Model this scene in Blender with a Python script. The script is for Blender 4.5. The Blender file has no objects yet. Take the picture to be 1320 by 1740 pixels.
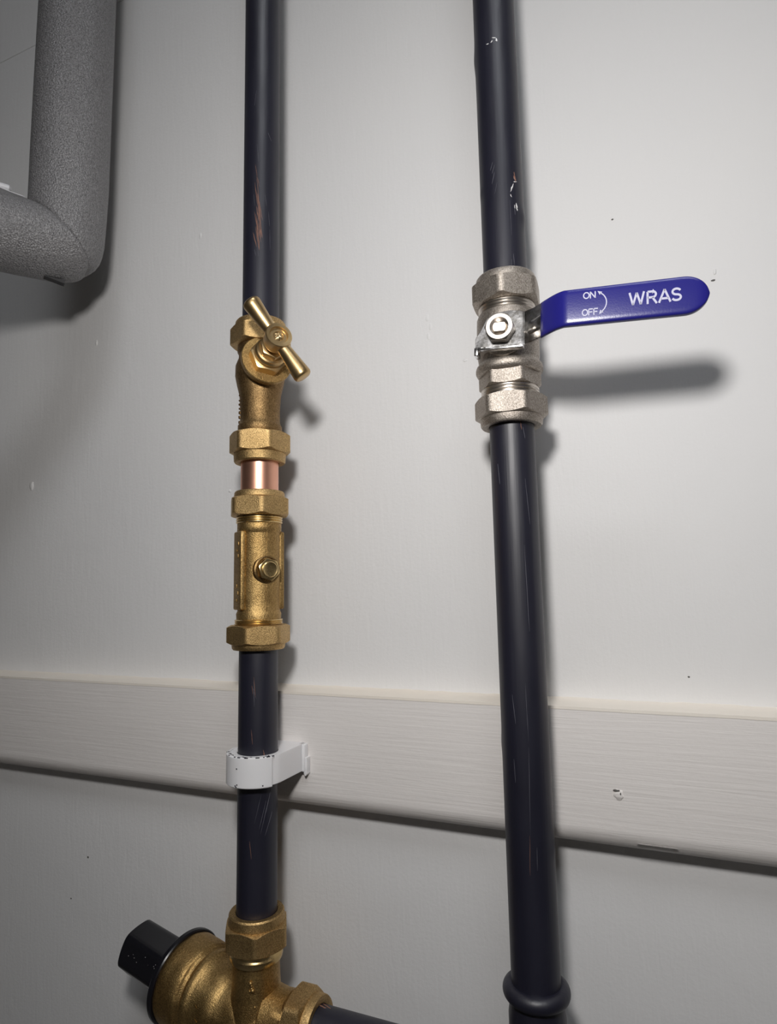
import bpy, bmesh, math, random
from mathutils import Vector, Matrix, noise
random.seed(7)
C = bpy.context.scene.collection
scene = bpy.context.scene
PI = math.pi
Z0 = 1.2                                   # height of the photographer's lens above the floor

# ------------------------------------------------------------------ camera, world, lights, exposure
cam_d = bpy.data.cameras.new('camera')
cam = bpy.data.objects.new('camera', cam_d); C.objects.link(cam)
Rt = Vector((0.91671013, 0.39911882, -0.01861999)); Up = Vector((0.06627406, -0.10593351, 0.9921622))
Fw = Vector((-0.39401812, 0.91075917, 0.12356154))
M = Matrix((Rt, Up, -Fw)).transposed().to_4x4(); M.translation = Vector((0, -0.34985, Z0))
cam.matrix_world = M
cam_d.sensor_fit = 'HORIZONTAL'; cam_d.sensor_width = 36.0
cam_d.lens = 36.0 * 1069.79 / 1320.0
cam_d.clip_start = 0.01
scene.camera = cam

world = bpy.data.worlds.new('world'); scene.world = world; world.use_nodes = True
world.node_tree.nodes['Background'].inputs[0].default_value = (0.75, 0.78, 0.82, 1)
world.node_tree.nodes['Background'].inputs[1].default_value = 0.02

# the torch held just above the lens: a small, hard source
tl = bpy.data.lights.new('torch', 'SPOT'); tl.energy = 4.7; tl.shadow_soft_size = 0.025
tl.spot_size = math.radians(172); tl.spot_blend = 1.0; tl.color = (1.0, 0.975, 0.95)
to = bpy.data.objects.new('torch', tl); C.objects.link(to)
to.location = (-0.028, -0.385, Z0 + 0.163)
to.rotation_euler = (Vector((-0.13, 0, Z0 + 0.07)) - Vector(to.location)).to_track_quat('-Z', 'Y').to_euler()

scene.view_settings.view_transform = 'Standard'; scene.view_settings.look = 'None'
scene.view_settings.gamma = 1.0; scene.view_settings.use_curve_mapping = False
scene.view_settings.exposure = 0.0

# ------------------------------------------------------------------ materials
def new_mat(name):
    m = bpy.data.materials.new(name); m.use_nodes = True
    nt = m.node_tree; return m, nt, nt.nodes['Principled BSDF']
def N(nt, t, **kw):
    n = nt.nodes.new(t)
    for k, v in kw.items():
        if k in n.inputs: n.inputs[k].default_value = v
        else: setattr(n, k, v)
    return n
def ramp(nt, src, a, b, ca, cb):
    r = nt.nodes.new('ShaderNodeValToRGB'); e = r.color_ramp.elements
    e[0].position = a; e[0].color = (*ca, 1); e[1].position = b; e[1].color = (*cb, 1)
    nt.links.new(src, r.inputs[0]); return r.outputs[0]
def coords(nt, scale=(1, 1, 1)):
    tc = nt.nodes.new('ShaderNodeTexCoord'); mp = nt.nodes.new('ShaderNodeMapping'); mp.inputs['Scale'].default_value = scale
    nt.links.new(tc.outputs['Object'], mp.inputs[0]); return mp.outputs[0]
def bump(nt, layers, bs):
    """layers: (height socket, distance m, strength)"""
    prev = None
    for h, d, s in layers:
        b = nt.nodes.new('ShaderNodeBump'); b.inputs['Distance'].default_value = d; b.inputs['Strength'].default_value = s
        nt.links.new(h, b.inputs['Height'])
        if prev: nt.links.new(prev, b.inputs['Normal'])
        prev = b.outputs[0]
    nt.links.new(prev, bs.inputs['Normal'])
def noi(nt, vec, scale, detail=3, rough=.5, dist=0.0):
    n = N(nt, 'ShaderNodeTexNoise', Scale=scale, Detail=detail, Roughness=rough, Distortion=dist)
    nt.links.new(vec, n.inputs['Vector']); return n.outputs['Fac']

def metal(name, c1, c2, rough, grain=0, gs=0.0001, gstr=.5, wear=40, spread=.12):
    m, nt, b = new_mat(name); v = coords(nt)
    b.inputs['Metallic'].default_value = 1.0
    w = noi(nt, v, wear, 6, .65)
    nt.links.new(ramp(nt, w, .35, .7, c1, c2), b.inputs['Base Color'])
    r = nt.nodes.new('ShaderNodeMapRange'); r.inputs[3].default_value = rough - spread; r.inputs[4].default_value = rough + spread
    nt.links.new(noi(nt, v, wear * 2.3, 4, .6), r.inputs[0]); nt.links.new(r.outputs[0], b.inputs['Roughness'])
    if grain:
        bump(nt, [(noi(nt, v, grain, 2, .6), gs, gstr)], b)
        col = b.inputs['Base Color'].links[0].from_socket
        g = ramp(nt, noi(nt, v, grain * .62, 3, .8), .36, .66, (.62, .60, .56), (1.35, 1.35, 1.35)) if gs >= .0001 else None
        if g:
            mx = nt.nodes.new('ShaderNodeMix'); mx.data_type = 'RGBA'; mx.blend_type = 'MULTIPLY'; mx.inputs[0].default_value = 1
            nt.links.new(col, mx.inputs[6]); nt.links.new(g, mx.inputs[7]); nt.links.new(mx.outputs[2], b.inputs['Base Color'])
    return m
MATS = {}
MATS['brass_cast'] = metal('brass_cast', (.52, .355, .15), (.34, .21, .08), .47, 1900, .00022, 1)
MATS['brass_tarnish_shade'] = metal('brass_tarnish_shade', (.34, .225, .105), (.22, .135, .06), .50, 1900, .0002, 1, wear=60)  # brown tarnish, with the shade below the bonnet put into the colour
MATS['brass_nut'] = metal('brass_nut', (.60, .42, .20), (.44, .295, .13), .50, 2300, .0002, 1)
MATS['brass_turned'] = metal('brass_turned', (.66, .48, .25), (.50, .34, .16), .36, 1500, .00005, .5)
MATS['brass_bright'] = metal('brass_bright', (.78, .58, .29), (.62, .44, .19), .28)
MATS['brass_dark'] = metal('brass_dark', (.26, .17, .07), (.14, .09, .045), .45, 2200, .0001, .6)
MATS['copper'] = metal('copper', (.90, .50, .36), (.80, .41, .29), .38, 0, wear=25, spread=.06)
MATS['nickel_cast'] = metal('nickel_cast', (.50, .455, .41), (.38, .34, .305), .50, 2300, .0002, 1)
MATS['nickel_turned'] = metal('nickel_turned', (.66, .61, .55), (.5, .455, .41), .30)
MATS['chrome'] = metal('chrome', (.74, .74, .75), (.55, .55, .57), .19, 350, .00012, .4, spread=.09)
MATS['bright_steel'] = metal('bright_steel', (.85, .76, .66), (.7, .62, .54), .35)

def paint_pipe():
    m, nt, b = new_mat('navy_gloss_paint')
    v = coords(nt, (1, 1, .035)); v2 = coords(nt, (1, 1, .25))
    nt.links.new(ramp(nt, noi(nt, v2, 60, 4), .3, .75, (.007, .007, .016), (.012, .012, .024)), b.inputs['Base Color'])
    b.inputs['Roughness'].default_value = .3; b.inputs['IOR'].default_value = 1.62
    r = nt.nodes.new('ShaderNodeMapRange'); r.inputs[3].default_value = .36; r.inputs[4].default_value = .56
    nt.links.new(noi(nt, v2, 90, 3), r.inputs[0]); nt.links.new(r.outputs[0], b.inputs['Roughness'])
    bump(nt, [(noi(nt, v, 420, 3, .6), .0003, .35), (noi(nt, v2, 70, 2), .0012, .35)], b)
    return m
MATS['navy'] = paint_pipe()

def wall_paint(name, c1, c2, fine, streak=None, marks=True):
    m, nt, b = new_mat(name); v = coords(nt)
    b.inputs['Roughness'].default_value = .6; b.inputs['Specular IOR Level'].default_value = .3
    nt.links.new(ramp(nt, noi(nt, v, 3, 3), .3, .7, c1, c2), b.inputs['Base Color'])
    L = [(noi(nt, v, fine, 4, .6), .0005, .22), (noi(nt, v, 22, 2, .5, .6), .004, .12)]
    if streak: L.append((noi(nt, coords(nt, streak), 520, 4, .65, .6), .0008, .33))
    else:
        mp = nt.nodes.new('ShaderNodeMapping'); mp.inputs['Rotation'].default_value = (0, math.radians(38), 0); mp.inputs['Scale'].default_value = (1, 1, .16)
        nt.links.new(v, mp.inputs[0])
        L.append((noi(nt, mp.outputs[0], 260, 3, .55, .5), .0006, .32))
    bump(nt, L, b); return m
MATS['wall'] = wall_paint('white_wall_paint', (.72, .718, .722), (.765, .757, .75), 500)
MATS['board'] = wall_paint('white_gloss_on_timber', (.76, .725, .70), (.80, .765, .74), 260, (.03, 1, 1))
MATS['plaster'] = wall_paint('bare_plaster', (.30, .28, .26), (.34, .32, .29), 200)
MATS['caulk'] = wall_paint('cream_filler', (.78, .71, .62), (.82, .77, .70), 900)

def plain(name, col, rough, spec=.5, bscale=0, bdist=0, bstr=.4, sss=0, coat=0):
    m, nt, b = new_mat(name)
    b.inputs['Base Color'].default_value = (*col, 1); b.inputs['Roughness'].default_value = rough
    b.inputs['Specular IOR Level'].default_value = spec
    if sss:
        b.inputs['Subsurface Weight'].default_value = sss; b.inputs['Subsurface Radius'].default_value = (1, .9, .85); b.inputs['Subsurface Scale'].default_value = .004
    if coat: b.inputs['Coat Weight'].default_value = coat
    if bscale:
        v = coords(nt); bump(nt, [(noi(nt, v, bscale, 3), bdist, bstr)], b)
    return m
MATS['plastic_white'] = plain('white_clip_plastic', (.80, .79, .80), .3, .5, 200, .0002, .2, .35)
MATS['vinyl'] = plain('blue_vinyl_dip', (.017, .016, .185), .25, .45, 1500, .00006, .35)
MATS['print'] = plain('pale_printed_ink', (.50, .50, .64), .5)
MATS['plastic_black'] = plain('black_cap_plastic', (.007, .007, .010), .28, .5, 700, .00008, .3)
MATS['copper_scratch'] = plain('scraped_copper', (.24, .12, .085), .45, .5)
MATS['white_scratch'] = plain('pale_scuff', (.14, .14, .165), .5)
MATS['chip_white'] = plain('bright_chipped_edge', (.75, .74, .74), .25, .8)
MATS['grey_mark'] = plain('grey_scuff', (.33, .31, .30), .7)
MATS['tape'] = plain('white_tape', (.72, .72, .74), .35)
MATS['mark'] = plain('dark_mark', (.09, .085, .08), .7)
MATS['lip_dark'] = plain('foam_slit_edge', (.05, .05, .052), .8)
MATS['floor'] = plain('grey_concrete', (.34, .32, .30), .8)
def foam():
    m, nt, b = new_mat('grey_closed_cell_foam'); v = coords(nt)
    vo = N(nt, 'ShaderNodeTexVoronoi', Scale=900.0); nt.links.new(v, vo.inputs['Vector'])
    b.inputs['Roughness'].default_value = .42; b.inputs['Specular IOR Level'].default_value = .75
    nt.links.new(ramp(nt, noi(nt, v, 1100, 4, .8), .36, .68, (.085, .083, .087), (.34, .334, .34)), b.inputs['Base Color'])
    bump(nt, [(vo.outputs['Distance'], .0007, .8), (noi(nt, v, 60, 3), .002, .08)], b); return m
MATS['foam'] = foam()
def panel_glow_mat():
    m = bpy.data.materials.new('added_panel_glow'); m.use_nodes = True; nt = m.node_tree; nt.nodes.clear()
    e = N(nt, 'ShaderNodeEmission', Strength=8.0); e.inputs[0].default_value = (.93, .96, 1, 1)  # glow of the added ceiling panel
    o = nt.nodes.new('ShaderNodeOutputMaterial'); nt.links.new(e.outputs[0], o.inputs[0]); return m
MATS['lit'] = panel_glow_mat()

# ------------------------------------------------------------------ helpers
def thing(name, label, cat, loc, group=None):
    o = bpy.data.objects.new(name, None); C.objects.link(o); o.empty_display_size = .01
    o.location = (loc[0], loc[1], loc[2] + Z0); o['label'] = label; o['category'] = cat
    if group: o['group'] = group
    return o
def obj(name, bm, mat, parent=None, mtx=None, angle=32, label=None, smooth=True):
    if mtx is not None: bmesh.ops.transform(bm, matrix=mtx, verts=bm.verts)
    bmesh.ops.recalc_face_normals(bm, faces=bm.faces)
    me = bpy.data.meshes.new(name); bm.to_mesh(me); bm.free()
    if smooth:
        for p in me.polygons: p.use_smooth = True
        me.set_sharp_from_angle(angle=math.radians(angle))
    me.materials.append(MATS[mat])
    o = bpy.data.objects.new(name, me); C.objects.link(o)
    if parent: o.parent = parent
    if label: o['label'] = label
    return o
def struct(name, bm, mat, parent=None):
    o = obj(name, bm, mat, parent)
    if not parent: o['kind'] = 'structure'
    return o
def rings(bm, rs, close_ends=True, cyclic=True):
    vs = [[bm.verts.new(p) for p in r] for r in rs]
    n = len(vs[0])
    for a, b in zip(vs, vs[1:]):
        for i in range(n):
            j = (i + 1) % n
            try: bm.faces.new((a[i], a[j], b[j], b[i]))
            except ValueError: pass
    if close_ends:
        bm.faces.new(vs[0]); bm.faces.new(vs[-1][::-1])
    return vs
def lathe(prof, seg=64, bm=None, closed=False, mtx=None):
    """prof: (r, z); closed = loop profile (hollow), else capped"""
    bm = bm or bmesh.new()
    rs = [[Vector((r * math.cos(2 * PI * i / seg), r * math.sin(2 * PI * i / seg), z)) for i in range(seg)] for r, z in prof]
    if mtx is not None: rs = [[mtx @ p for p in r] for r in rs]
    if closed: rs.append(rs[0])
    if closed:
        vs = [[bm.verts.new(p) for p in r] for r in rs[:-1]]; vs.append(vs[0])
        for a, b in zip(vs, vs[1:]):
            for i in range(seg):
                j = (i + 1) % seg; bm.faces.new((a[i], a[j], b[j], b[i]))
    else: rings(bm, rs)
    return bm
def hexnut(R, z0, z1, bore=.0113, az=0, bm=None, tilt=.55, cap=.972, cham=(True, True), seg=96, sides=6, depth=None):
    """chamfered hexagon, a corner at azimuth az (degrees from -Y towards +X)"""
    bm = bm or bmesh.new(); ap = R * math.cos(PI / sides)
    a0 = math.radians(az) - PI / 2
    def hr(t):
        d = (t % (2 * PI / sides)) - PI / sides
        return min(ap / math.cos(d), R * cap)
    P = []
    for i in range(seg):
        t = 2 * PI * i / seg; r = hr(t); c, s = math.cos(t + a0), math.sin(t + a0)
        rr = ap * .985
        zt = z1 - (max(0, r - rr) * tilt if cham[1] else 0); zb = z0 + (max(0, r - rr) * tilt if cham[0] else 0)
        q = min(r, rr) if (cham[1]) else r; q0 = min(r, rr) if cham[0] else r
        P.append([(bore * c, bore * s, z0), (q0 * c, q0 * s, z0), (r * c, r * s, zb), (r * c, r * s, zt), (q * c, q * s, z1), (bore * c, bore * s, z1)])
    vs = [[bm.verts.new(P[i][k]) for i in range(seg)] for k in range(6)]
    for k in range(6):
        a, b = vs[k], vs[(k + 1) % 6]
        for i in range(seg):
            j = (i + 1) % seg
            try: bm.faces.new((a[i], a[j], b[j], b[i]))
            except ValueError: pass
    return bm
def box(x0, x1, y0, y1, z0, z1, bm=None, bev=0):
    bm = bm or bmesh.new()
    r = bmesh.ops.create_cube(bm, size=1); bmesh.ops.scale(bm, vec=(x1 - x0, y1 - y0, z1 - z0), verts=r['verts'])
    bmesh.ops.translate(bm, vec=((x0 + x1) / 2, (y0 + y1) / 2, (z0 + z1) / 2), verts=r['verts'])
    if bev:
        es = list({e for v in r['verts'] for e in v.link_edges})
        bmesh.ops.bevel(bm, geom=es, offset=bev, segments=3, profile=.5, affect='EDGES')
    return bm
def tube_x(prof, seg=64, bm=None):                       # lathe about X
    return lathe(prof, seg, bm, mtx=Matrix.Rotation(PI / 2, 4, 'Y'))
def prism(pts, h0, h1, bm=None, axis='Y', bev=0):        # pts (a,b) -> plane XZ extruded along Y
    bm = bm or bmesh.new()
    f = (lambda p, h: (p[0], h, p[1])) if axis == 'Y' else (lambda p, h: (p[0], p[1], h))
    rs = rings(bm, [[Vector(f(p, h0)) for p in pts], [Vector(f(p, h1)) for p in pts]])
    if bev: bmesh.ops.bevel(bm, geom=list(bm.edges), offset=bev, segments=2, profile=.5, affect='EDGES')
    return bm
def frame(d, up=(0, 0, 1)):                              # matrix whose Z axis is d, Y near up
    d = Vector(d).normalized(); x = Vector(up).cross(d).normalized(); y = d.cross(x)
    return Matrix((x, y, d)).transposed().to_4x4()
def azdir(az, el=0):
    a, e = math.radians(az), math.radians(el)
    return Vector((math.sin(a) * math.cos(e), -math.cos(a) * math.cos(e), math.sin(e)))
def slivers(list_, w=.0005, r=.01101, thick=.00012, zref=0):
    """thin raised flakes lying on a vertical pipe: (az0, z0, az1, z1) in degrees / metres"""
    bm = bmesh.new()
    for (a0, z0, a1, z1) in list_:
        n = 7; ww = w * random.uniform(.6, 1.3); rs = []
        L = math.hypot(z1 - z0, math.radians(a1 - a0) * r) or 1e-4
        tz, ta = (z1 - z0) / L, math.radians(a1 - a0) * r / L
        for k in range(n):
            f = k / (n - 1); z = z0 + (z1 - z0) * f; s = math.radians(a0 + (a1 - a0) * f) * r
            s += random.uniform(-.15, .15) * ww; h = ww * .5 * (max(.05, math.sin(PI * f)) ** .6) * random.uniform(.6, 1.2)
            ring = []
            for (u, hh) in ((-h, -.0001), (-h * .5, thick), (h * .5, thick), (h, -.0001)):
                a = (s + u * tz) / r; zz = z - u * ta
                ring.append(Vector(((r + hh) * math.sin(a), -(r + hh) * math.cos(a), zz - zref)))
            rs.append(ring)
        rings(bm, rs)
    return bm

# ------------------------------------------------------------------ the room
X0, X1, Y1, ZT = -1.5, 1.5, -2.0, 2.45
BT, BB, BD = -.0597, -.1256, .0171                     # painted board: top, bottom, thickness (lens height = 0)
def wall_back():
    bm = bmesh.new()
    # face with a shallow recessed panel joint high up
    zj0, zj1 = Z0 + .4995, Z0 + .5008
    prof = [(0, 0), (0, zj0), (.0012, zj0 + .0004), (.0012, zj1 - .0004), (0, zj1), (0, ZT), (.05, ZT), (.05, 0)]
    rings(bm, [[Vector((x, y, z)) for y, z in prof] for x in (X0, X1)])
    return bm
w = struct('wall_back', wall_back(), 'wall')
struct('wall_left', box(X0 - .05, X0, Y1, 0, 0, ZT), 'plaster')
struct('wall_right', box(X1, X1 + .05, Y1, 0, 0, ZT), 'plaster')
struct('wall_front', box(X0, X1, Y1 - .05, Y1, 0, ZT), 'plaster')
struct('ceiling', box(X0, X1, Y1, 0, ZT, ZT + .05), 'wall')
struct('floor', box(X0, X1, Y1, 0, -.05, 0), 'floor')

# little imperfections in the wall paint, each a low pimple or dent rim
def pimple(x, z, r, h, ax=1.0, seed=1):
    bm = bmesh.new(); bmesh.ops.create_icosphere(bm, subdivisions=3, radius=1)
    for v in bm.verts:
        k = 1 + .35 * noise.noise(v.co * 1.7 + Vector((seed, 0, 0)))
        v.co = Vector((v.co.x * r * k, v.co.y * h, v.co.z * r * ax * k)) + Vector((x, 0, z))
    return bm
for i, (x, z, r, h, ax) in enumerate([(-.468, .090, .0022, .0012, 1.6), (-.402, .20, .0012, .0006, 2), (-.123, .166, .0012, .0003, 2), (-.121, .160, .001, .0003, 2.5), (-.1225, .154, .0011, .0003, 2),
        (.0345, .160, .0008, .0005, 2.2), (-.27, .07, .0011, .0005, 1), (-.30, .265, .0012, .0004, 2), (-.10, .135, .0014, .0003, .7)]):
    obj('paint_lump', pimple(x, z + Z0, r, h, ax, i * 3.1), 'wall', w)
for i, (x, z, r, h, ax) in enumerate([(.0335, .1555, .0011, .0002, .45), (-.013, .2015, .0006, .0002, .8), (.008, -.045, .0005, .0002, .8), (-.39, -.185, .0007, .0002, 1), (-.405, -.215, .0006, .0002, 1)]):
    obj('dark_speck', pimple(x, z + Z0, r, h, ax, i * 2.3), 'mark', w)

# ------------------------------------------------------------------ timber board across the wall
def board():
    bm = bmesh.new(); pts = [(0, BT), (-BD + .0004, BT), (-BD, BT - .0005)]
    R = .0105
    for k in range(9):
        a = k / 8 * PI / 2; pts.append((-BD + R - R * math.cos(a), BB + R - R * math.sin(a)))
    pts.append((0, BB))
    nx = 60; rs = []
    for i in range(nx + 1):
        x = X0 + (X1 - X0) * i / nx
        rs.append([Vector((x, y, z + Z0)) for y, z in pts])
    rings(bm, rs); return bm
b = struct('trim_1', board(), 'board')
bm = bmesh.new(); rs = []
for i in range(701):                                    # uneven strip of filler and bare cream edge along the top
    x = X0 + (X1 - X0) * i / 700
    d = .0002 * noise.noise(Vector((x * 130, 0, 0))) + .00025 * noise.noise(Vector((x * 31, 5, 0)))
    t = .0009 + d
    rs.append([Vector((x, y, z + Z0)) for y, z in ((0, BT - .0002), (-BD - .0002, BT - .0010 + d * .6), (-BD - .0001, BT + t * .5), (-BD * .85, BT + t), (-.003, BT + t), (0, BT + t * 2.4))])
rings(bm, rs); obj('top_edge', bm, 'caulk', b, label='cream unpainted edge along the top of the board')
bm = pimple(0, 0, .0022, .0009, 1.1, 4.4)
obj('filler_dent', bm, 'board', b, Matrix.Translation((-.0268, -BD, Z0 - .0990)))
bm = bmesh.new()
for (x, z, r, ax) in [(-.0275, -.0972, .0017, .28), (-.0258, -.0985, .0004, 2.0)]:
    q = pimple(x, z + Z0, r, .0011, ax, 9); me = bpy.data.meshes.new('t'); q.to_mesh(me); q.free(); bm.from_mesh(me)
obj('nail_scar', bm, 'mark', b, Matrix.Translation((0, -BD, 0)))
bm = bmesh.new()
for k in range(5):
    x = -.0178 + k * .0033; q = pimple(x, Z0 - .1205 , .0022, .0003, .14, k); me = bpy.data.meshes.new('t'); q.to_mesh(me); q.free(); bm.from_mesh(me)
obj('scuff', bm, 'grey_mark', b, Matrix.Translation((0, -BD + .0006, 0)))
# unseen ceiling panel, added for soft fill and a pale sheen on the pipe tops
t = thing('added_ceiling_panel', 'added square fill light panel in a white frame, unseen, above and behind the viewer', 'light', (.28, -.80, ZT - Z0))
obj('frame', box(-.27, .27, -.27, .27, -.025, 0, bev=.004), 'plastic_white', t)
obj('glow_panel', box(-.235, .235, -.235, .235, -.029, -.0255), 'lit', t)

# ------------------------------------------------------------------ pipes
LX, LY, RX, RY = -.2153, -.0431, -.0648, -.0429
PR = .011
def pipe_prof(z0, z1, r=PR, drips=()):
    n = max(2, int((z1 - z0) / .02)); bm = bmesh.new(); rs = []
    zs = sorted(set([z0 + (z1 - z0) * i / n for i in range(n + 1)] + [d[1] + k * .0012 for d in drips for k in range(-8, 9)]))
    for z in zs:
        ring = []
        for i in range(64):
            a = 2 * PI * i / 64; rr = r
            for (az, dz, h, sa, sz) in drips:
                da = (math.degrees(a) - az + 180) % 360 - 180
                rr += h * math.exp(-(da / sa) ** 2 - ((z - dz) / sz) ** 2)
            ring.append(Vector((rr * math.sin(a), -rr * math.cos(a), z)))
        rs.append(ring)
    rings(bm, rs); return bm
def painted_pipe(label, x, y, z0, z1, cop, whi, drips=(), cw=.0005, chips=()):
    t = thing('painted_pipe', label, 'pipe', (x, y, z0), None)
    obj('pipe', pipe_prof(z0, z1, drips=drips), 'navy', t, Matrix.Translation((0, 0, -z0)))
    if cop:
        s = obj('bare_copper_scratches', slivers(cop, cw, zref=z0), 'copper_scratch', t, label='pinkish copper showing through scraped paint'); s['kind'] = 'stuff'
    if whi:
        s = obj('pale_scuffs', slivers(whi, .00022, zref=z0), 'white_scratch', t); s['kind'] = 'stuff'
    if chips:
        s = obj('bright_chips', slivers(chips, .0010, zref=z0), 'chip_white', t, label='bright white chipped edges'); s['kind'] = 'stuff'
    return t
TOPZ = ZT - Z0
copLup = [(14.7, .2601, 20.8, .2522), (18.9, .2522, 27.0, .2368), (13.3, .2485, 23.4, .2329), (23.1, .2406, 33.3, .2255), (26.0, .2329, 36.3, .2142), (28.3, .2369, 37.9, .2237), (12.1, .2293, 27.8, .2139),
          (16.4, .2197, 28.1, .2045), (23.3, .2368, 31.3, .2177), (28.1, .2234, 34.0, .2095), (8.7, .2161, 20.7, .2064), (33, .2179, 38, .2123), (20.8, .2522, 28.5, .2452), (24, .2158, 29.9, .2045), (19, .2330, 27, .2230), (21, .2420, 29, .2300), (17, .2280, 26, .2150), (22, .2250, 31, .2120), (20, .2200, 27, .2090)]
whLup = [(53.6, .2826, 66.2, .2778), (45.2, .2411, 51.1, .2336), (57, .2302, 61.3, .2209), (61.4, .219, 63.8, .2058), (9.6, .2409, 13.9, .2331), (20, .274, 25, .262), (10, .30, 16, .31), (24, .208, 26, .2005), (14, .205, 18, .201)]
painted_pipe('tall navy painted pipe above the T-handled stopcock, scraped to copper', LX, LY, .158, TOPZ, copLup, whLup, cw=.00055)
whRup = [(33.2, .1947, 33.6, .1757), (46.2, .1919, 46.8, .1871), (-15.5, .2126, -7.6, .2168), (-10.7, .2105, -3.1, .2149), (-12, .205, -4, .211), (-6, .199, 2, .205), (30.7, .1631, 29.9, .1593), (36, .166, 38, .160)]
chR = [(35.9, .1992, 45.8, .2041), (46.1, .2051, 58.3, .2058), (35.6, .1979, 38.6, .1964), (52.5, .1938, 54.9, .1897), (46, .1925, 47, .1905), (-12.2, .2840, -4, .2838), (1, .2838, 5.3, .2850), (5.3, .2865, 14.8, .2860), (15.2, .2858, 17.9, .2838)]
painted_pipe('tall navy painted pipe above the blue lever valve, with white chipped paint', RX, RY, .1535, TOPZ,
             [(49.5, .2107, 53.3, .2050), (50, .2090, 55, .2062), (47, .2085, 53.2, .206)], whRup,
             drips=[(-84, .284, .0006, 20, .007), (0, .2838, .00006, 24, .002), (42, .197, .00006, 12, .007), (82, .188, .0007, 14, .005), (-60, .205, .0003, 12, .003)], cw=.0009, chips=chR)
painted_pipe('navy painted pipe running down from the blue lever valve across the board', RX, RY, -.1760, .0820,
             [(34.6, .0801, 36.7, .0758), (12.4, -.1097, 9, -.1265)], [(40.4, .0773, 45.6, .0715), (-15.7, -.0487, -9.7, -.0617), (17.1, -.0432, 19.2, -.0692), (18.6, -.0718, 13.7, -.1097), (-18.2, -.0775, -16.1, -.0877), (27.4, -.1147, 26.3, -.1245), (40, .052, 48, .03), (30, .02, 33, -.02), (-30, .06, -26, .05)],
             drips=[(84, -.118, .0005, 14, .004), (-84, -.072, .0003, 14, .004)], cw=.0004)
painted_pipe('short navy painted pipe through the white clip above the brass angle valve', LX, LY, -.1755, -.0275,
             [(16.1, -.0742, 19.9, -.0819), (49.8, -.0850, 54.1, -.0896), (51.5, -.0860, 55, -.0896), (21.8, -.0459, 27.3, -.057), (16.8, -.0507, 20.5, -.0554), (13.6, -.132, 19.1, -.1409)],
             [(45.5, -.1083, 26.5, -.1231), (59.4, -.1118, 39.6, -.1263), (74.9, -.1063, 59.5, -.1179), (80, -.1184, 56.4, -.1298), (66, -.112, 50, -.124), (22, -.048, 24, -.062), (20, -.052, 30, -.058), (60, -.116, 44, -.1285)], cw=.00045)

# ------------------------------------------------------------------ stopcock with T handle (left line)
def nut_ring(zr0, zr1, R, flip=False):
    """sleeve end of a compression nut, hollow where the pipe goes in; zr0 = outer mouth"""
    s = 1 if zr1 > zr0 else -1; d = abs(zr1 - zr0)
    return lathe([(.0113, zr1 + s * .0004), (.0113, zr0 + s * .0002), (.0122, zr0), (R * .96, zr0), (R, zr0 + s * .0008), (R * 1.015, zr0 + s * d * .8), (R * 1.02, zr1 + s * .0004)], 72, closed=True)
def thread(z0, z1, r, n, bore=.0114):
    prof = [(bore, z0), ]
    st = (z1 - z0) / n
    for k in range(n):
        prof += [(r - .0005, z0 + st * k), (r, z0 + st * (k + .35)), (r, z0 + st * (k + .6)), (r - .0005, z0 + st * (k + .95))]
    prof += [(bore, z1)]
    return lathe(prof, 72, closed=True)
def cast_noise(bm, amp, sc):
    bmesh.ops.recalc_face_normals(bm, faces=bm.faces); bm.normal_update()
    for v in bm.verts: v.co += v.normal * amp * noise.noise(v.co * sc)
    return bm

ZS = .0                                                 # things on a line keep z relative to the lens
S = thing('stopcock', 'brass stopcock with a tilted T-shaped handle on the left pipe', 'valve', (LX, LY, .076))
base = Matrix.Translation((0, 0, -.076))
obj('nut', hexnut(.0186, .1475, .1590, az=3), 'brass_nut', S, base)
obj('nut_sleeve', nut_ring(.1628, .1590, .0150), 'brass_nut', S, base)
d = azdir(48.3, 10.6); o = Vector((0, 0, .1312)); F = Matrix.Translation(o) @ frame(d)
body = lathe([(.0114, .1474), (.0134, .1474), (.0136, .1440), (.0128, .1425), (.0128, .1400), (.0146, .1350), (.0148, .1290), (.0136, .1230), (.0122, .1170), (.0117, .1080), (.0117, .1010), (.0124, .0990), (.0130, .0982), (.0130, .0945), (.0124, .0938), (.0114, .0938)], 72, closed=True)
cast_noise(body, .00018, 300)
obj('body', body, 'brass_tarnish_shade', S, base, angle=50)
neck = lathe([(.0100, -.002), (.0122, .006), (.0136, .0125), (.0148, .0140), (.0150, .0150), (.0150, .0168), (.0146, .0173), (.008, .0173)], 72)
obj('bonnet_seat', neck, 'brass_cast', S, base @ F)
obj('bonnet_nut', hexnut(.0112, .0173, .0228, bore=.004, az=20, cham=(False, True)), 'brass_turned', S, base @ F)
obj('bonnet', lathe([(.0088, .0226), (.0090, .0255), (.0084, .0262), (.0084, .0275), (.0076, .0280), (.0050, .0280)], 56), 'brass_turned', S, base @ F)
obj('gland_nut', hexnut(.0074, .0279, .0318, bore=.0036, az=8, cham=(False, True)), 'brass_turned', S, base @ F)
obj('spindle', lathe([(.0032, .0275), (.0032, .0372)], 32), 'brass_bright', S, base @ F)
hub = lathe([(.0001, .0432), (.0012, .0434), (.0022, .0430), (.0030, .0423), (.0046, .0423), (.0050, .0428), (.0052, .0437), (.0070, .0438), (.0074, .0433), (.0073, .0372), (.0064, .0350), (.0052, .0346), (.0001, .0346)], 64)
for v in hub.verts:                                     # stamped dimple in the middle of the hub face
    if v.co.z > .0420 and math.hypot(v.co.x, v.co.y) < .0025: v.co.z += .00045 * noise.noise(v.co * 1400)
H = obj('handle_hub', hub, 'brass_turned', S, base @ F, angle=25)
e = Vector((-.01215, -.0078, .0209)).normalized()
zb = .0392
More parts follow.
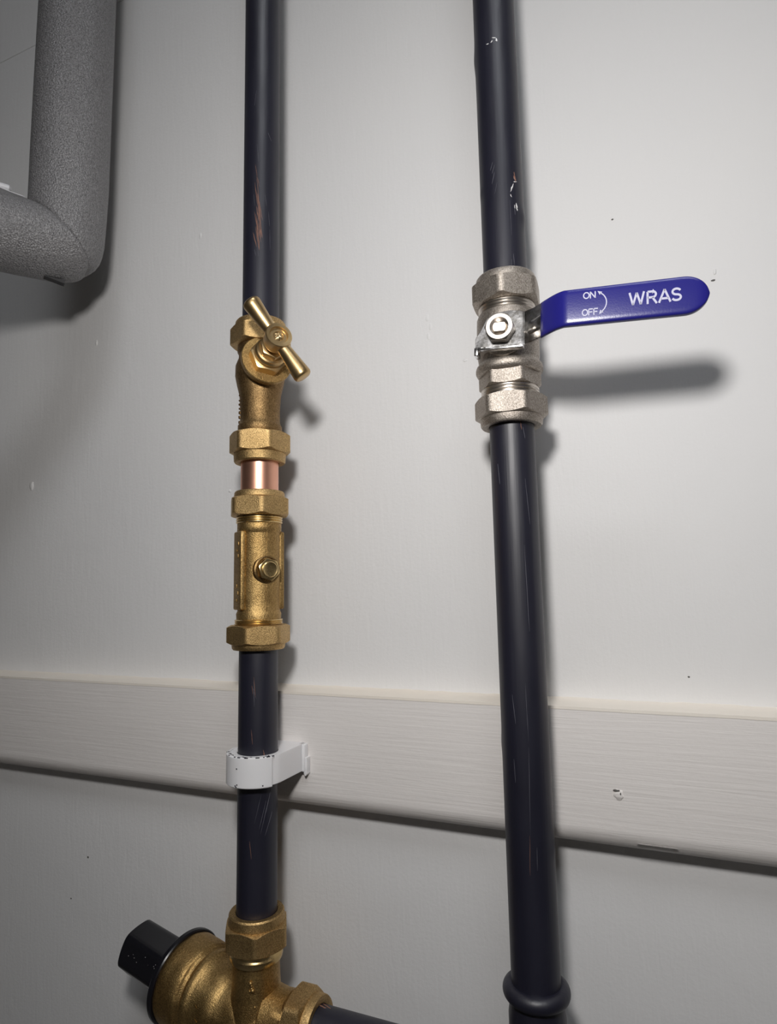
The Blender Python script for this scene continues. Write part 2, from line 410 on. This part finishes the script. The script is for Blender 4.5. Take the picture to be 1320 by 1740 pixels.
for s in (1, -1):
    dd = (e * s).normalized(); Fm = Matrix.Translation(o + d * zb) @ frame(dd, up=d)
    L = .0259
    prof = [(.0038, .0050), (.0038, .0075), (.0042, .012), (.0051, .0225), (.0052, L - .0018), (.0048, L - .0007), (.0040, L - .0001), (.0015, L)]
    obj('handle_bar', lathe(prof, 48), 'brass_turned', S, base @ Fm, angle=60)
obj('nut', hexnut(.0186, .0815, .0936, az=-7), 'brass_nut', S, base)
obj('nut_sleeve', nut_ring(.0760, .0815, .0150), 'brass_nut', S, base)
bm = bmesh.new()                                        # raised casting marks along the left flank of the body
for k in range(11):
    zz = .101 + k * .0026 + random.uniform(-.0005, .0005); p = azdir(-50 + random.uniform(-5, 5)) * .0116
    h = random.uniform(.0006, .0013); box(p.x - .0008, p.x + .0008, p.y - .0010, p.y + .0010, zz - h, zz + h * .7, bm, bev=.0004)
obj('raised_mark', bm, 'brass_tarnish_shade', S, base)

# bare copper stub
t = thing('copper_stub', 'short bare copper pipe between the two brass valves', 'pipe', (LX, LY, .0555))
obj('pipe', pipe_prof(0, .0240), 'copper', t)

# ------------------------------------------------------------------ isolating valve
I = thing('isolating_valve', 'slim brass isolating valve with a small hexagonal screw, below the bare copper', 'valve', (LX, LY, -.0318))
base = Matrix.Translation((0, 0, .0318))
obj('nut_sleeve', nut_ring(.0588, .0550, .0145), 'brass_nut', I, base)
obj('nut', hexnut(.0184, .0442, .0552, az=40), 'brass_nut', I, base)
obj('thread', thread(.0400, .0441, .0134, 3), 'brass_bright', I, base)
def iso_body():
    prof = [(.0114, .0402), (.0124, .0402), (.0127, .0398), (.0127, .0352), (.0121, .0345), (.0120, .034)]
    prof += [(.0120, .03 - .04 * k / 8) for k in range(9)] + [(.0122, -.0105), (.0128, -.0118), (.0126, -.0150), (.0114, -.0150)]
    bm = lathe(prof, 72, closed=True); cast_noise(bm, .00015, 350); return bm
obj('body', iso_body(), 'brass_cast', I, base, angle=45)
Fz = Matrix.Rotation(math.radians(56), 4, 'Z')
for s in (-1, 1):
    bm = bmesh.new(); x0, x1 = sorted((s * .0098, s * .0133))
    box(x0, x1, -.0060, .0060, -.0095, .0353, bm, bev=.0010)
    pd = obj('side_pad', bm, 'brass_cast', I, base @ Fz)
bm = bmesh.new()                                        # raised marks on the left pad
for (zz, h, yy) in [(.028, .0022, -.0015), (.024, .0016, .001), (.021, .002, -.001), (.004, .002, .001), (.0, .0024, -.0012), (-.004, .0015, .001)]:
    box(-.0137, -.0131, yy - .0016, yy + .0014, zz - h / 2, zz + h / 2, bm, bev=.0003)
obj('raised_mark', bm, 'brass_cast', I, base @ Fz)
bm = bmesh.new(); box(-.0003, .0003, -.0122, -.0110, -.0145, .0395, bm, bev=.00015)
obj('casting_seam', bm, 'brass_cast', I, base @ Fz)
Fs = Matrix.Translation((0, 0, .0129)) @ frame(azdir(57))
obj('screw_seat', lathe([(.0080, .0100), (.0078, .0122), (.0070, .0126), (.0066, .0118), (.001, .0116)], 48), 'brass_dark', I, base @ Fs)
sc = hexnut(.0066, .0117, .0158, bore=.0044, az=14, cham=(False, True)); obj('screw_head', sc, 'brass_bright', I, base @ Fs)
obj('screw_face', lathe([(.0045, .0122), (.0045, .0163), (.0041, .0166), (.0036, .0164), (.001, .0164)], 40), 'brass_bright', I, base @ Fs)
obj('thread', thread(-.0180, -.0149, .0137, 3), 'brass_bright', I, base)
obj('nut', hexnut(.0186, -.0287, -.0181, az=13), 'brass_nut', I, base)
obj('nut_sleeve', nut_ring(-.0318, -.0287, .0149), 'brass_nut', I, base)

# ------------------------------------------------------------------ white pipe clip
K = thing('pipe_clip', 'white plastic hinged pipe clip holding the left pipe on the board', 'clip', (LX, LY, -.1030))
def clip_outline(extra=0.0, n=96):
    dep = -LY - BD; out = []
    for i in range(n):
        a = 2 * PI * i / n; dx, dy = math.sin(a), -math.cos(a)      # a = 0 faces the room
        hw = .0155 + extra; r = hw
        if dy > 0 or abs(dx) * 1.0 > .0:
            if dy > 0:                                              # towards the wall: straight sides, flat back
                r = min(hw / max(1e-6, abs(dx)), dep / max(1e-6, dy))
        out.append((dx * r, dy * r))
    return out
def clip_body():
    bm = bmesh.new(); n = 96; zs = [0, .0150]; o_ = clip_outline(0, n); i_ = [(.0114 * math.sin(2 * PI * k / n), -.0114 * math.cos(2 * PI * k / n)) for k in range(n)]
    loops = [[Vector((x, y, 0)) for x, y in i_], [Vector((x, y, 0)) for x, y in o_], [Vector((x, y, .0150)) for x, y in o_], [Vector((x, y, .0150)) for x, y in i_]]
    vs = [[bm.verts.new(p) for p in l] for l in loops]; vs.append(vs[0])
    for a, c in zip(vs, vs[1:]):
        for k in range(n): bm.faces.new((a[k], a[(k + 1) % n], c[(k + 1) % n], c[k]))
    return bm
obj('clip_body', clip_body(), 'plastic_white', K)
def band():                                             # hinged strap that wraps the front
    bm = bmesh.new(); rs = []
    n = 40
    for k in range(n + 1):
        a = math.radians(-100 + (162) * k / n); ro = .0172 if k < n else .0170
        ring = [Vector((r * math.sin(a), -r * math.cos(a), z)) for r, z in ((.01555, -.0006), (ro - .0004, -.0006), (ro, -.0002), (ro, .0150), (ro - .0004, .0154), (.01555, .0154))]
        rs.append(ring)
    rings(bm, rs); return bm
obj('strap', band(), 'plastic_white', K)
bm = bmesh.new(); dep = -LY - BD
box(.0130, .0172, dep - .0045, dep, -.0005, .0150, bm, bev=.0006)
obj('foot', bm, 'plastic_white', K)
bm = box(-.0172, -.0130, dep - .0045, dep, -.0005, .0150, bev=.0006)
obj('foot', bm, 'plastic_white', K)
bm = bmesh.new(); prism([(.0165, .0010), (.0185, .0010), (.0185, -.0015), (.0175, -.0028), (.0165, -.0015)], dep - .004, dep, bm); box(.0165, .0185, dep - .004, dep, .0010, .0075, bm)
obj('latch_tab', bm, 'plastic_white', K)
bm = bmesh.new()                                        # paint smears along the upper rim
for k in range(20):
    a = math.radians(random.uniform(-60, 66)); r = random.choice((.0152, .0160, .0168)); z = .0153
    p = azdir(math.degrees(a)) * r; s = random.uniform(.0003, .0011)
    q = box(-s, s, -.0003, .0003, -.0002, .0002, None); bmesh.ops.transform(q, matrix=Matrix.Translation((p.x, p.y, z)) @ Matrix.Rotation(a, 4, 'Z'), verts=q.verts)
    me = bpy.data.meshes.new('t'); q.to_mesh(me); q.free(); bm.from_mesh(me)
for (az, z) in [(-8, .0004), (-4, .001), (44, .0006), (-6, -.0002), (-5, .0092)]:
    p = azdir(az) * .01722; box(p.x - .0003, p.x + .0003, p.y - .0002, p.y + .0002, z, z + .0006, bm)
s_ = obj('paint_smears', bm, 'navy', K, label='dark paint smears on the clip rim'); s_['kind'] = 'stuff'

# ------------------------------------------------------------------ brass angle valve with black cap (bottom left)
ZH = -.2222
V = thing('angle_valve', 'large cast brass angle valve with a black hexagonal cap, bottom left corner', 'valve', (LX, LY, ZH))
base = Matrix.Translation((0, 0, -ZH))
obj('nut_sleeve', nut_ring(-.1712, -.1765, .0149), 'brass_nut', V, base)
obj('nut', hexnut(.0184, -.1882, -.1764, az=33), 'brass_nut', V, base)
obj('collar', lathe([(.0132, -.1880), (.0134, -.1892), (.0128, -.1900), (.0130, -.1908), (.0140, -.1918), (.0142, -.1932), (.0138, -.1946), (.0128, -.1952), (.010, -.1952)], 72), 'brass_bright', V, base)
tw = math.radians(-9)
el = math.radians(6.5); dcap = Vector((-math.cos(tw) * math.cos(el), -math.sin(tw) * math.cos(el), math.sin(el))); Oc = Vector((0, 0, -.2275)); Fc = Matrix.Translation(Oc) @ frame(dcap)
arm = lathe([(.0124, -.1950), (.0126, -.2050), (.0134, -.2150), (.0150, -.2222)], 72); cast_noise(arm, .00025, 260)
obj('upper_arm', arm, 'brass_cast', V, base, angle=60)
bodyp = [(.0001, -.0150), (.0135, -.0150), (.0142, -.0120), (.0155, -.0040), (.0165, .0050), (.0172, .0120), (.0176, .0165), (.0186, .0185), (.0194, .0215), (.0197, .0290), (.0205, .0318), (.0216, .0335), (.0218, .0362), (.0208, .0378), (.0213, .0392), (.0228, .0405), (.0234, .0430), (.0238, .0540), (.0232, .0556), (.0001, .0558)]
fine = []
for (a, c) in zip(bodyp, bodyp[1:]):
    for k in range(3): fine.append((a[0] + (c[0] - a[0]) * k / 3, a[1] + (c[1] - a[1]) * k / 3))
fine.append(bodyp[-1])
bb = lathe(fine, 96); cast_noise(bb, .0005, 130)
obj('body', bb, 'brass_cast', V, base @ Fc, angle=50)
obj('cap_flange', lathe([(.001, .0556), (.0244, .0556), (.0249, .0563), (.0249, .0584), (.0242, .0592), (.001, .0592)], 96), 'plastic_black', V, base @ Fc)
cp = hexnut(.0158, .0590, .1000, bore=.001, az=18, cap=.955, cham=(False, True), tilt=.5); obj('cap', cp, 'plastic_black', V, base @ Fc)
bm = bmesh.new()
for k in range(34):                                     # pale dust on the cap
    s = random.uniform(.0640, .0940); a = random.uniform(-2.2, .6); r = .0142
    p = Fc @ Vector((0, 0, 0)); q = bmesh.ops.create_icosphere(bm, subdivisions=1, radius=random.uniform(.00008, .0002))
    bmesh.ops.translate(bm, verts=q['verts'], vec=Vector((r * math.cos(a), r * math.sin(a), s)))
s_ = obj('dust_specks', bm, 'chip_white', V, base @ Fc, label='pale dust specks on the black cap'); s_['kind'] = 'stuff'
Fx = Matrix.Translation((0, 0, ZH)) @ frame(Vector((1, 0, 0)))
oa = lathe([(.010, .006), (.0150, .0100), (.0140, .0160), (.0142, .0215), (.0128, .0225), (.0128, .0238), (.0114, .0238)], 72); cast_noise(oa, .0002, 260)
obj('side_arm', oa, 'brass_cast', V, base @ Fx, angle=50)
obj('nut', hexnut(.0186, .0238, .0345, az=-20), 'brass_nut', V, base @ Fx)
obj('nut_sleeve', lathe([(.0113, .0341), (.0113, .0385), (.0122, .0388), (.0148, .0388), (.0152, .0380), (.0154, .0341)], 72, closed=True), 'brass_nut', V, base @ Fx)
bm = bmesh.new()                                        # raised cast mark on the upper arm and faint letters on the body
for (az, z, s) in [(22, -.2010, .0011), (24, -.2022, .0007), (25, -.2035, .0007), (27, -.2046, .0012), (20, -.2048, .0007), (32, -.2125, .0008)]:
    p = azdir(az) * .0129; q = bmesh.ops.create_icosphere(bm, subdivisions=2, radius=s)
    bmesh.ops.translate(bm, verts=q['verts'], vec=(p.x, p.y, z))
obj('raised_mark', bm, 'brass_cast', V, base)
def arc_pts(cx, cy, rx, ry, a0, a1, n=10):
    return [(cx + rx * math.cos(math.radians(a0 + (a1 - a0) * k / n)), cy + ry * math.sin(math.radians(a0 + (a1 - a0) * k / n))) for k in range(n + 1)]
GLYPH = {                                              # centre lines of plain sans capitals, height 1
    'W': (1.40, [[(.06, 1), (.33, .05), (.64, .95), (.95, .05), (1.22, 1)]]),
    'R': (.95, [[(.1, 0), (.1, .92), (.5, .92)] + arc_pts(.5, .70, .26, .22, 90, -90, 8) + [(.1, .48)], [(.48, .48), (.82, 0)]]),
    'A': (.98, [[(.04, 0), (.49, .98), (.94, 0)], [(.2, .30), (.78, .30)]]),
    'S': (.86, [arc_pts(.43, .715, .31, .215, 18, 270, 12)[:-1] + arc_pts(.43, .285, .33, .215, 90, -162, 12)]),
    'O': (1.02, [arc_pts(.51, .5, .42, .43, 90, 449, 24)]),
    'N': (.92, [[(.1, 0), (.1, 1)], [(.1, .96), (.82, .04)], [(.82, 0), (.82, 1)]]),
    'F': (.80, [[(.1, 0), (.1, .93), (.74, .93)], [(.1, .5), (.66, .5)]])}
def text_bm(txt, size, ext=.00015, bold=.17):
    bm = bmesh.new(); x = 0
    for ch in txt:
        wd, strokes = GLYPH[ch]
        pieces = []
        for st in strokes:
            cur = [st[0]]
            for k in range(1, len(st)):
                cur.append(st[k])
                if k < len(st) - 1 and (Vector(st[k]) - Vector(st[k - 1])).angle(Vector(st[k + 1]) - Vector(st[k]), 0) > .9: pieces.append(cur); cur = [st[k]]
            pieces.append(cur)
        for st in pieces:
            rs = []; m = len(st)
            for k, (px, py) in enumerate(st):
                a = Vector(st[max(0, k - 1)]); c = Vector(st[min(m - 1, k + 1)]); p = Vector((px, py))
                d1 = (p - a).normalized() if k else (c - p).normalized(); d2 = (c - p).normalized() if k < m - 1 else d1
                t = (d1 + d2).normalized() if (d1 + d2).length > 1e-4 else d1; nv = Vector((-t.y, t.x)); q = bold / 2 / max(.45, nv.dot(Vector((-d1.y, d1.x))))
                A, B_ = (p + nv * q) * size, (p - nv * q) * size; ox = x * size
                rs.append([Vector((A.x + ox, A.y, -ext)), Vector((B_.x + ox, B_.y, -ext)), Vector((B_.x + ox, B_.y, ext)), Vector((A.x + ox, A.y, ext))])
            rings(bm, rs)
        x += wd
    return bm
lm = text_bm('R', .0075, .0006, bold=.2)
for v in lm.verts: pass
dirn = azdir(30, -2)
nrm = (Matrix.Rotation(tw, 3, 'Z') @ Vector((0, -1, .15))).normalized()
pc = Oc + dcap * .0250 + (Matrix.Rotation(tw, 3, 'Z') @ Vector((0, -.0192, -.0015)))
xax = (-dcap * .5 + Vector((0, 0, .85))).normalized(); xax = (xax - nrm * xax.dot(nrm)).normalized(); yax = nrm.cross(xax)
obj('raised_letter', lm, 'brass_cast', V, base @ Matrix.Translation(pc) @ Matrix((xax, yax, nrm)).transposed().to_4x4())

# ------------------------------------------------------------------ horizontal pipe and coupling of the right line
t = thing('painted_pipe', 'navy painted pipe running right from the brass angle valve, low in the frame', 'pipe', (LX + .0350, LY, ZH))
obj('pipe', lathe([(PR, 0), (PR, (RX - .0265) - (LX + .0350))], 64), 'navy', t, frame(Vector((1, 0, 0))))
bm = slivers([(160, .004, 172, .0085), (172, .003, 178, .0075), (165, .006, 176, .010)], .0012)
obj('bare_copper_patch', bm, 'copper_scratch', t, frame(Vector((1, 0, 0))), label='small patch of bare copper beside the nut')
bm = slivers([(110, .012, 120, .016), (125, .030, 135, .034), (118, .045, 125, .050), (100, .008, 104, .013)], .0004)
obj('pale_scuffs', bm, 'white_scratch', t, frame(Vector((1, 0, 0))))['kind'] = 'stuff'

G = thing('pipe_coupling', 'navy painted coupling with a rolled bead under the right pipe', 'coupling', (RX, RY, -.2620))
base = Matrix.Translation((0, 0, .2620))
bead = [(.0113, -.1775)]
for k in range(15):
    a = math.radians(100 - 200 * k / 14); bead.append((.0116 + .0034 * math.cos(a), -.1792 + .0036 * math.sin(a)))
bead += [(.0113, -.1832)]
obj('bead', lathe(bead, 80, closed=True), 'navy', G, base, angle=60)
obj('socket', lathe([(.0113, -.1828), (.0118, -.1828), (.0121, -.1850), (.0127, -.1890), (.0128, -.2500), (.0124, -.2620), (.0113, -.2620)], 72, closed=True), 'navy', G, base, angle=60)
obj('branch', lathe([(.0113, .0118), (.0128, .0118), (.0128, .0280), (.0113, .0280)], 64, closed=True), 'navy', G, base @ Matrix.Translation((0, 0, ZH)) @ frame(Vector((-1, 0, 0))))
t = thing('painted_pipe', 'navy painted pipe dropping to the floor below the right coupling', 'pipe', (RX, RY, -Z0))
obj('pipe', lathe([(PR, 0), (PR, Z0 - .2560)], 64), 'navy', t)

# ------------------------------------------------------------------ nickel ball valve with blue lever (right line)
B = thing('ball_valve', 'nickel-plated ball valve with a blue lever on the right pipe', 'valve', (RX, RY, .0795))
base = Matrix.Translation((0, 0, -.0795))
obj('nut_sleeve', nut_ring(.1577, .1535, .0150), 'nickel_cast', B, base)
obj('nut', hexnut(.0185, .1425, .1537, az=4), 'nickel_cast', B, base)
obj('thread', thread(.1375, .1424, .0143, 3, .0100), 'nickel_turned', B, base)
bp = [(.0100, .1376), (.0146, .1376), (.0152, .1360), (.0154, .1330), (.0156, .1240), (.0154, .1150), (.0150, .1128), (.0152, .1120), (.0163, .1108), (.0167, .1096), (.0167, .1080), (.0160, .1066), (.0150, .1060), (.0100, .1060)]
bm = lathe(bp, 80, closed=True); cast_noise(bm, .00012, 350)
obj('body', bm, 'nickel_cast', B, base, angle=40)
obj('hex_neck', hexnut(.0160, .0990, .1062, bore=.0105, az=-25, cham=(True, False)), 'nickel_cast', B, base)
obj('thread', thread(.0942, .0990, .0144, 3, .0112), 'nickel_turned', B, base)
obj('nut', hexnut(.0186, .0838, .0943, az=-25), 'nickel_cast', B, base)
obj('nut_sleeve', nut_ring(.0798, .0838, .0152), 'nickel_cast', B, base)
Fp = Matrix.Translation((0, 0, .1213)) @ frame(azdir(4.3))
obj('stem_boss', lathe([(.0100, .0100), (.0098, .0168), (.0085, .0180), (.0060, .0182), (.002, .0182)], 56), 'nickel_cast', B, base @ Fp)
obj('packing_nut', hexnut(.0070, .0180, .0204, bore=.003, az=10, cham=(False, False)), 'nickel_turned', B, base @ Fp)
# lever frame: x along the lever, y up, z away from the wall, drooping slightly
Fl = Fp @ Matrix.Rotation(math.radians(-3), 4, 'Z')
def offs(s):                                            # centre line of the bent lever: distance from the pipe axis
    if s < .0105: return .0213
    if s < .0300:
        f = (s - .0105) / .0195; f = f * f * (3 - 2 * f) * .55 + f * .45
        return .0213 + .0168 * f
    return .0381
def plate(outl, thick):
    bm = bmesh.new(); rs = []
    for (s, lo, hi) in outl:
        z = offs(s); rs.append([Vector((s, lo, z)), Vector((s, hi, z)), Vector((s, hi, z + thick)), Vector((s, lo, z + thick))])
    rings(bm, rs); bmesh.ops.bevel(bm, geom=list(bm.edges), offset=.0003, segments=2, affect='EDGES'); return bm
arm = plate([(-.0122, -.0075, -.0030), (-.0095, -.0078, .0010), (-.0070, -.0079, .0062), (-.0030, -.0079, .0088), (.0040, -.0079, .0095), (.0090, -.0079, .0088), (.0108, -.0079, .0080), (.0150, -.0079, .0080), (.0200, -.0079, .0080), (.0240, -.0075, .0075)], .0020)
LV = obj('lever', arm, 'chrome', B, base @ Fl, angle=25, label='chrome base plate of the lever')
obj('stop_tab', box(-.0128, -.0108, -.0112, -.0072, .0165, .0226, bev=.0004), 'chrome', B, base @ Fl)
obj('stop_lip', box(-.0112, .0106, -.0088, -.0076, .0188, .0228, bev=.0004), 'chrome', B, base @ Fl)
rib = bmesh.new(); rs = []                              # pressed stiffening dimple on the sloping arm
for k in range(7):
    s = .0122 + .0075 * k / 6; h = .0011 * math.sin(PI * k / 6) ** .6 + .0001; zc = offs(s) + .0019
    rs.append([Vector((s, -.0010 + .0034 * math.cos(a), zc + h * max(0, math.sin(a)))) for a in [PI * j / 10 for j in range(11)]])
rings(rib, rs); obj('pressed_rib', rib, 'chrome', B, base @ Fl)
obj('lever_nut', hexnut(.0072, .0234, .0285, bore=.0044, az=28, cham=(False, True), tilt=.9), 'nickel_turned', B, base @ Fl)
def stem():
    bm = bmesh.new(); pts = []
    for k in range(40):
        a = 2 * PI * k / 40; x, y = .0036 * math.cos(a), .0036 * math.sin(a)
        pts.append(Vector((x, max(-.0024, min(.0024, y)), 0)))
    rings(bm, [[p + Vector((0, 0, z)) for p in pts] for z in (.020, .0272)] + [[p * .85 + Vector((0, 0, .0278)) for p in pts]])
    return bm
obj('stem', stem(), 'bright_steel', B, base @ Fl)
def grip():
    bm = bmesh.new(); rs = []; tip = .0868; hw0 = .0081; th = .0037
    ss = [.0192 + (.0300 - .0192) * k / 8 for k in range(9)] + [.0320 + (.0770 - .0320) * k / 14 for k in range(15)]
    ss += [.0770 + (tip - .0770) * math.sin(PI / 2 * k / 14) for k in range(1, 15)]
    for i, s in enumerate(ss):
        hw = hw0
        if s > .0770: hw = hw0 * max(.004, 1 - ((s - .0770) / (tip - .0770)) ** 2.1) ** .58
        t = th / 2 * (1 if i > 0 else .9)
        if s > .0770: t *= max(.12, 1 - ((s - .0770) / (tip - .0770)) ** 6) ** .5
        zc = offs(s) + .001
        ring = []; n = 28
        for k in range(n):
            a = 2 * PI * k / n; c, s_ = math.cos(a), math.sin(a); p = .28
            ring.append(Vector((s, hw * math.copysign(abs(c) ** p, c) * (1 if hw > .003 else .95), zc + t * math.copysign(abs(s_) ** .45, s_))))
        rs.append(ring)
    rings(bm, rs); return bm
GR = obj('grip', grip(), 'vinyl', B, base @ Fl, angle=50, label='blue vinyl sleeve on the lever')
zt = .0381 + .001 + .00185
def put(bm, x, y, sx=1, sy=1, rot=0, shear=0):
    return base @ Fl @ Matrix.Translation((x, y, zt)) @ Matrix.Rotation(rot, 4, 'Z') @ Matrix.Diagonal((sx, sy, 1, 1))
tb = text_bm('WRAS', .0057, .00012, bold=.165)
xs = [v.co.x for v in tb.verts]; sx = .0203 / (max(xs) - min(xs))
obj('lettering', tb, 'print', GR, put(tb, .0562, -.0025, sx, 1.0), smooth=False)
tb = text_bm('ON', .0030, .00012, bold=.17); xs = [v.co.x for v in tb.verts]; sx = .0052 / (max(xs) - min(xs))
obj('lettering', tb, 'print', GR, put(tb, .0379, .0027, sx, 1.0), smooth=False)
tb = text_bm('OFF', .0030, .00012, bold=.17); xs = [v.co.x for v in tb.verts]; sx = .0065 / (max(xs) - min(xs))
obj('lettering', tb, 'print', GR, put(tb, .0374, -.0048, sx, 1.0), smooth=False)
bm = bmesh.new(); n = 16; rs = []
for k in range(n + 1):                                  # curved double-headed arrow
    a = math.radians(62 - 118 * k / n); c = Vector((.0424, .0004, 0)); w_ = .00022
    r0, r1 = .0050 - w_, .0050 + w_
    rs.append([c + Vector((r * math.cos(a), r * math.sin(a), z)) for r, z in ((r0, -.0001), (r1, -.0001), (r1, .00012), (r0, .00012))])
rings(bm, rs)
for (px, py, dx, dy) in ((.0448, .0048, -.7, .6), (.0452, -.0037, -.6, -.75)):
    dv = Vector((dx, dy, 0)).normalized(); nv = Vector((-dv.y, dv.x, 0)); p = Vector((px, py, 0))
    tri = [p + dv * .0013, p + nv * .0008 - dv * .0005, p - nv * .0008 - dv * .0005]
    rings(bm, [[q + Vector((0, 0, -.0001)) for q in tri], [q + Vector((0, 0, .00012)) for q in tri]])
obj('curved_arrow', bm, 'print', GR, base @ Fl @ Matrix.Translation((0, 0, zt)), smooth=False)

# ------------------------------------------------------------------ foam insulated pipe (upper left)
FX, FY, FZ, FR = -.3652, -.060, .2395, .0252
U = thing('insulated_pipe', 'thick grey foam-insulated pipe turning a corner at upper left', 'pipe', (FX, FY, FZ))
bd = Vector((-math.cos(math.radians(58)), -math.sin(math.radians(58)), 0)); vd = Vector((0, 0, 1))
mn = (vd - bd).normalized(); outd = -(vd + bd).normalized()
def sleeve(ax, length, seed):
    other = bd if ax is vd else vd; mnn = mn if ax is vd else -mn
    u = (-other).normalized(); w_ = ax.cross(u); bm = bmesh.new(); rs = []
    ds = [0, .0006, .0015, .003, .006, .010, .015, .022, .03, .045, .06] + [.06 + (length - .06) * k / 14 for k in range(1, 15)]
    n = 96
    for di in ds:
        ring = []
        for k in range(n):
            a = 2 * PI * k / n; outer = max(0, math.cos(a)) ** 1.5
            sh = outer * .0125 * math.exp(-di / .0136) + .0010 * (1 - min(1, outer * 1.3)) * math.exp(-di / .0012)
            r = FR - sh; p = u * (r * math.cos(a)) + w_ * (r * math.sin(a))
            tt = -(p.dot(mnn)) / ax.dot(mnn)
            f = 1 if di < .03 else max(0, 1 - (di - .03) / .05)
            q = p + ax * (tt * f + di)
            q += p.normalized() * .0007 * noise.noise(q * 22 + Vector((seed, 0, 0)))
            ring.append(q)
        rs.append(ring)
    rings(bm, rs); return bm
obj('foam_sleeve', sleeve(vd, TOPZ - FZ - .003, 3.3), 'foam', U)
obj('foam_sleeve', sleeve(bd, .42, 8.1), 'foam', U)
sidev = bd.cross(vd).normalized()
# curled white tape on the branch
def ribbon(pts, nrm_w, t=.0003):
    bm = bmesh.new(); rs = []
    for p, wv in pts:
        nv = Vector((0, 0, 1)); rs.append([p - wv, p + wv, p + wv + nv * t, p - wv + nv * t])
    rings(bm, rs); return bm
tp = []
for k in range(9):
    f = k / 8; s = .027 + .050 * f
    tp.append((bd * s - sidev * .004 + Vector((0, 0, FR + .0016 + .0035 * f - .0006 * math.sin(f * 6))), sidev * (.0002 + .007 * f)))
obj('white_tape', ribbon(tp, None, .0004), 'tape', U, label='torn white tape on top of the foam')
bm = bmesh.new()
rings(bm, [[bd * s_ + Vector((0, 0, FR + .0065 + z * k_)) + sidev * y * k_ for (y, z) in [(.003 * math.cos(a), .0026 * math.sin(a)) for a in [PI * q / 6 for q in range(12)]]] for s_, k_ in ((.0345, .3), (.0360, .9), (.045, 1), (.060, 1))])
obj('tape_roll', bm, 'tape', U)
# lifted lip of the slit under the corner
bm = bmesh.new()
rings(bm, [[bd * s + Vector((0, 0, -FR + .0016 - h - k * t_)) + sidev * y for (k, y) in ((0, -.003), (0, .003), (1, .0025), (1, -.0025))] for s, h, t_ in ((.013, .0006, .0002), (.007, .0008, .0010), (.0005, .0004, .0026))])
obj('slit_lip', bm, 'lip_dark', U)
